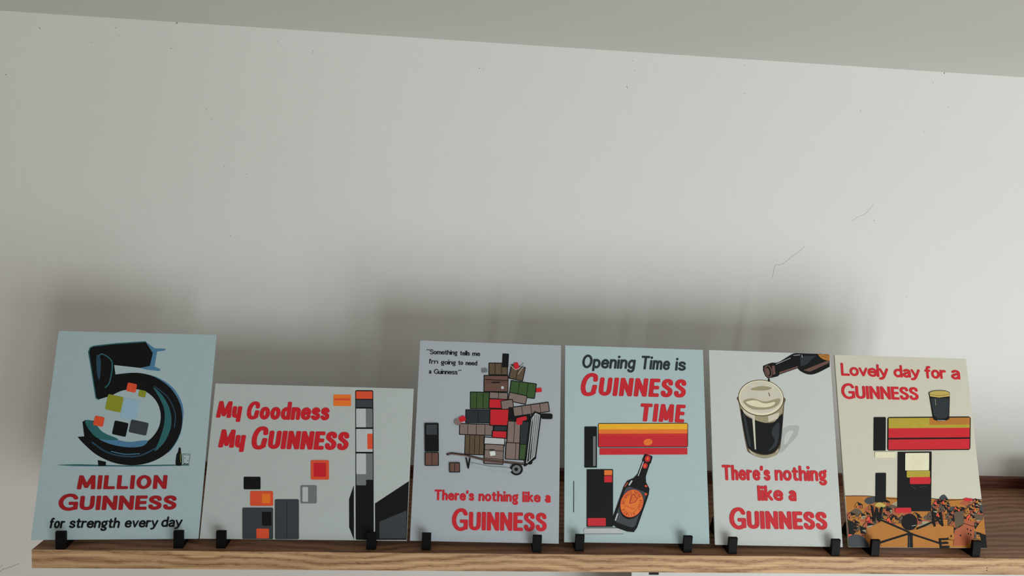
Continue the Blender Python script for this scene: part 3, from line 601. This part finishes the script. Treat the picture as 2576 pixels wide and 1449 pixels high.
for i, (pi, x) in enumerate(clips):
    fx, fy, yaw = FITS[pi][:3]
    o = bpy.data.objects.new('display_stand', SM); COL.objects.link(o)
    y = fy + (x-fx)*math.tan(yaw) - GAP/math.cos(yaw)
    o.location = (x, y, 0); o.rotation_euler = (0, 0, yaw)
    tag(o, 'small black plastic easel foot under the %s corner of the %s' % ('left' if i % 2 == 0 else 'right', names[pi]), 'stand', 'black easel feet along the shelf')

# ------------------------------------------------------------------ the white poster below the shelf, on a lower shelf out of frame
lp = bpy.data.objects.new('printed_poster', None); COL.objects.link(lp)
lp.location = (0.2985, 0.12, -0.42); lp.rotation_euler = (-0.17, 0, 0)
tag(lp, 'white poster just showing under the shelf edge at lower right', 'poster')
box('panel', 0, 0.80, 0, 0.003, 0, 0.345, board('lower_white', (222, 226, 222)), lp, 0.0004)
bm = bmesh.new()
for k in range(4): box_bm(bm, 0.0262+k*0.0042, 0.0294+k*0.0042, -0.0005, 0.0, 0.335, 0.3449)
box_bm(bm, 0.0268, 0.0420, -0.0004, 0.0, 0.315, 0.338)
me = bpy.data.meshes.new('printed_shape'); bm.to_mesh(me); bm.free(); link('printed_shape', me, BLK, lp)['label'] = 'dark printed motif at the top edge'
ls = box('lower_wall_shelf', 0.0, 1.62, 0.03, YW, -0.4435, -0.42, WOOD, None, 0.0007)
tag(ls, 'lower oak shelf below the picture, under the white poster', 'shelf')

# ------------------------------------------------------------------ black jar at the far right, its edge in view
bm = bmesh.new()
ring = []
pr = [(0.0,0.0),(0.030,0.0),(0.034,0.004),(0.034,0.036),(0.030,0.044),(0.022,0.048),(0.0,0.049)]
n = 32
for r, z in pr[1:-1]: ring.append([bm.verts.new((r*math.cos(2*math.pi*k/n), r*math.sin(2*math.pi*k/n), z)) for k in range(n)])
for A, B in zip(ring, ring[1:]):
    for k in range(n): bm.faces.new((A[k], A[(k+1) % n], B[(k+1) % n], B[k]))
bm.faces.new(ring[0][::-1]); bm.faces.new(ring[-1])
me = bpy.data.meshes.new('round_pot'); bm.to_mesh(me); bm.free()
jar = link('round_pot', me, MB, None, True); jar.location = (1.008, 0.225, 0.0)
tag(jar, 'dark round pot on the shelf, cut off by the right edge', 'pot')

# ------------------------------------------------------------------ marks on the wall
def wall_mark(name, pts, wd, m, n=6):
    bm = bmesh.new(); P_ = cat_rom(pts, n=n); prev = None
    for i, p in enumerate(P_):
        q = P_[min(i+1, len(P_)-1)]; o_ = P_[max(i-1, 0)]; dx, dz = q[0]-o_[0], q[1]-o_[1]; L_ = math.hypot(dx, dz) or 1
        ww = wd*(0.6+0.4*math.sin(i*1.7)); nx, nz = -dz/L_*ww/2, dx/L_*ww/2
        a = bm.verts.new((p[0]+nx, YW-0.0001, p[1]+nz)); b = bm.verts.new((p[0]-nx, YW-0.0001, p[1]-nz)); c = bm.verts.new((p[0], YW-0.0004, p[1]))
        if prev: bm.faces.new((prev[0], a, c, prev[2])); bm.faces.new((prev[2], c, b, prev[1]))
        prev = (a, b, c)
    me = bpy.data.meshes.new(name); bm.to_mesh(me); bm.free(); o = link(name, me, m, wall); return o
def onwall(px, py, y=YW):      # a spot of the back wall seen at that place of the photo
    d = fw + r2*(px-1288)/F - u2*(py-724.5)/F
    t = (y-CAMP.y)/d.y; p = CAMP + d*t; return (p.x, p.z)
PENCIL = mat('pencil', (120, 116, 110), 0.8); CRACK = mat('hairline', (172, 170, 164), 0.8); SPECK = mat('speck', (70, 66, 60), 0.8)
wall_mark('pencil_mark', [onwall(*p) for p in [(0,1438),(10,1430),(16,1431),(22,1426),(28,1427),(34,1423),(40,1421),(48,1417)]], 0.0007, PENCIL)
wall_mark('pencil_mark', [onwall(*p) for p in [(-4,1432),(2,1426),(7,1420)]], 0.0005, PENCIL)
wall_mark('hairline_crack', [onwall(*p) for p in [(1941,700),(1945,690),(1950,668),(1966,665),(1980,656),(1992,645),(2006,636),(2024,620)]], 0.0006, CRACK)
wall_mark('hairline_crack', [onwall(*p) for p in [(2142,556),(2160,545),(2176,538),(2197,515)]], 0.0004, CRACK)
spk = [(445,58,2),(100,71,1.6),(291,70,1.2),(299,90,1),(228,106,1),(430,122,1.2),(531,301,1),(519,275,1),(564,418,1.2),(788,128,1.2),(785,133,1),(1206,172,1.3),(1214,174,1),(1592,153,1),(1596,177,1.2),(1577,218,1.6),(1578,221,1),(1873,165,1),(1872,235,1.1),(2375,184,2),(2347,208,1.2),(2165,278,1.2),(2385,269,1),(2392,382,1),(2199,555,1.2),(2325,331,1),(620,438,1),(358,678,1),(580,594,1.3),(427,733,1),(2281,747,1),(1628,849,1.2),(2070,862,1),(15,188,1.5),(698,105,1.1)]
bm = bmesh.new()
for x, y, s in spk:
    a, b = onwall(x, y); bmesh.ops.create_uvsphere(bm, u_segments=6, v_segments=4, radius=1, matrix=Matrix.Translation((a, YW, b)) @ Matrix.Diagonal((0.00042*s, 0.0003, 0.00055*s, 1)))
me = bpy.data.meshes.new('paint_specks'); bm.to_mesh(me); bm.free(); o = link('paint_specks', me, SPECK, wall); o['kind'] = 'stuff'
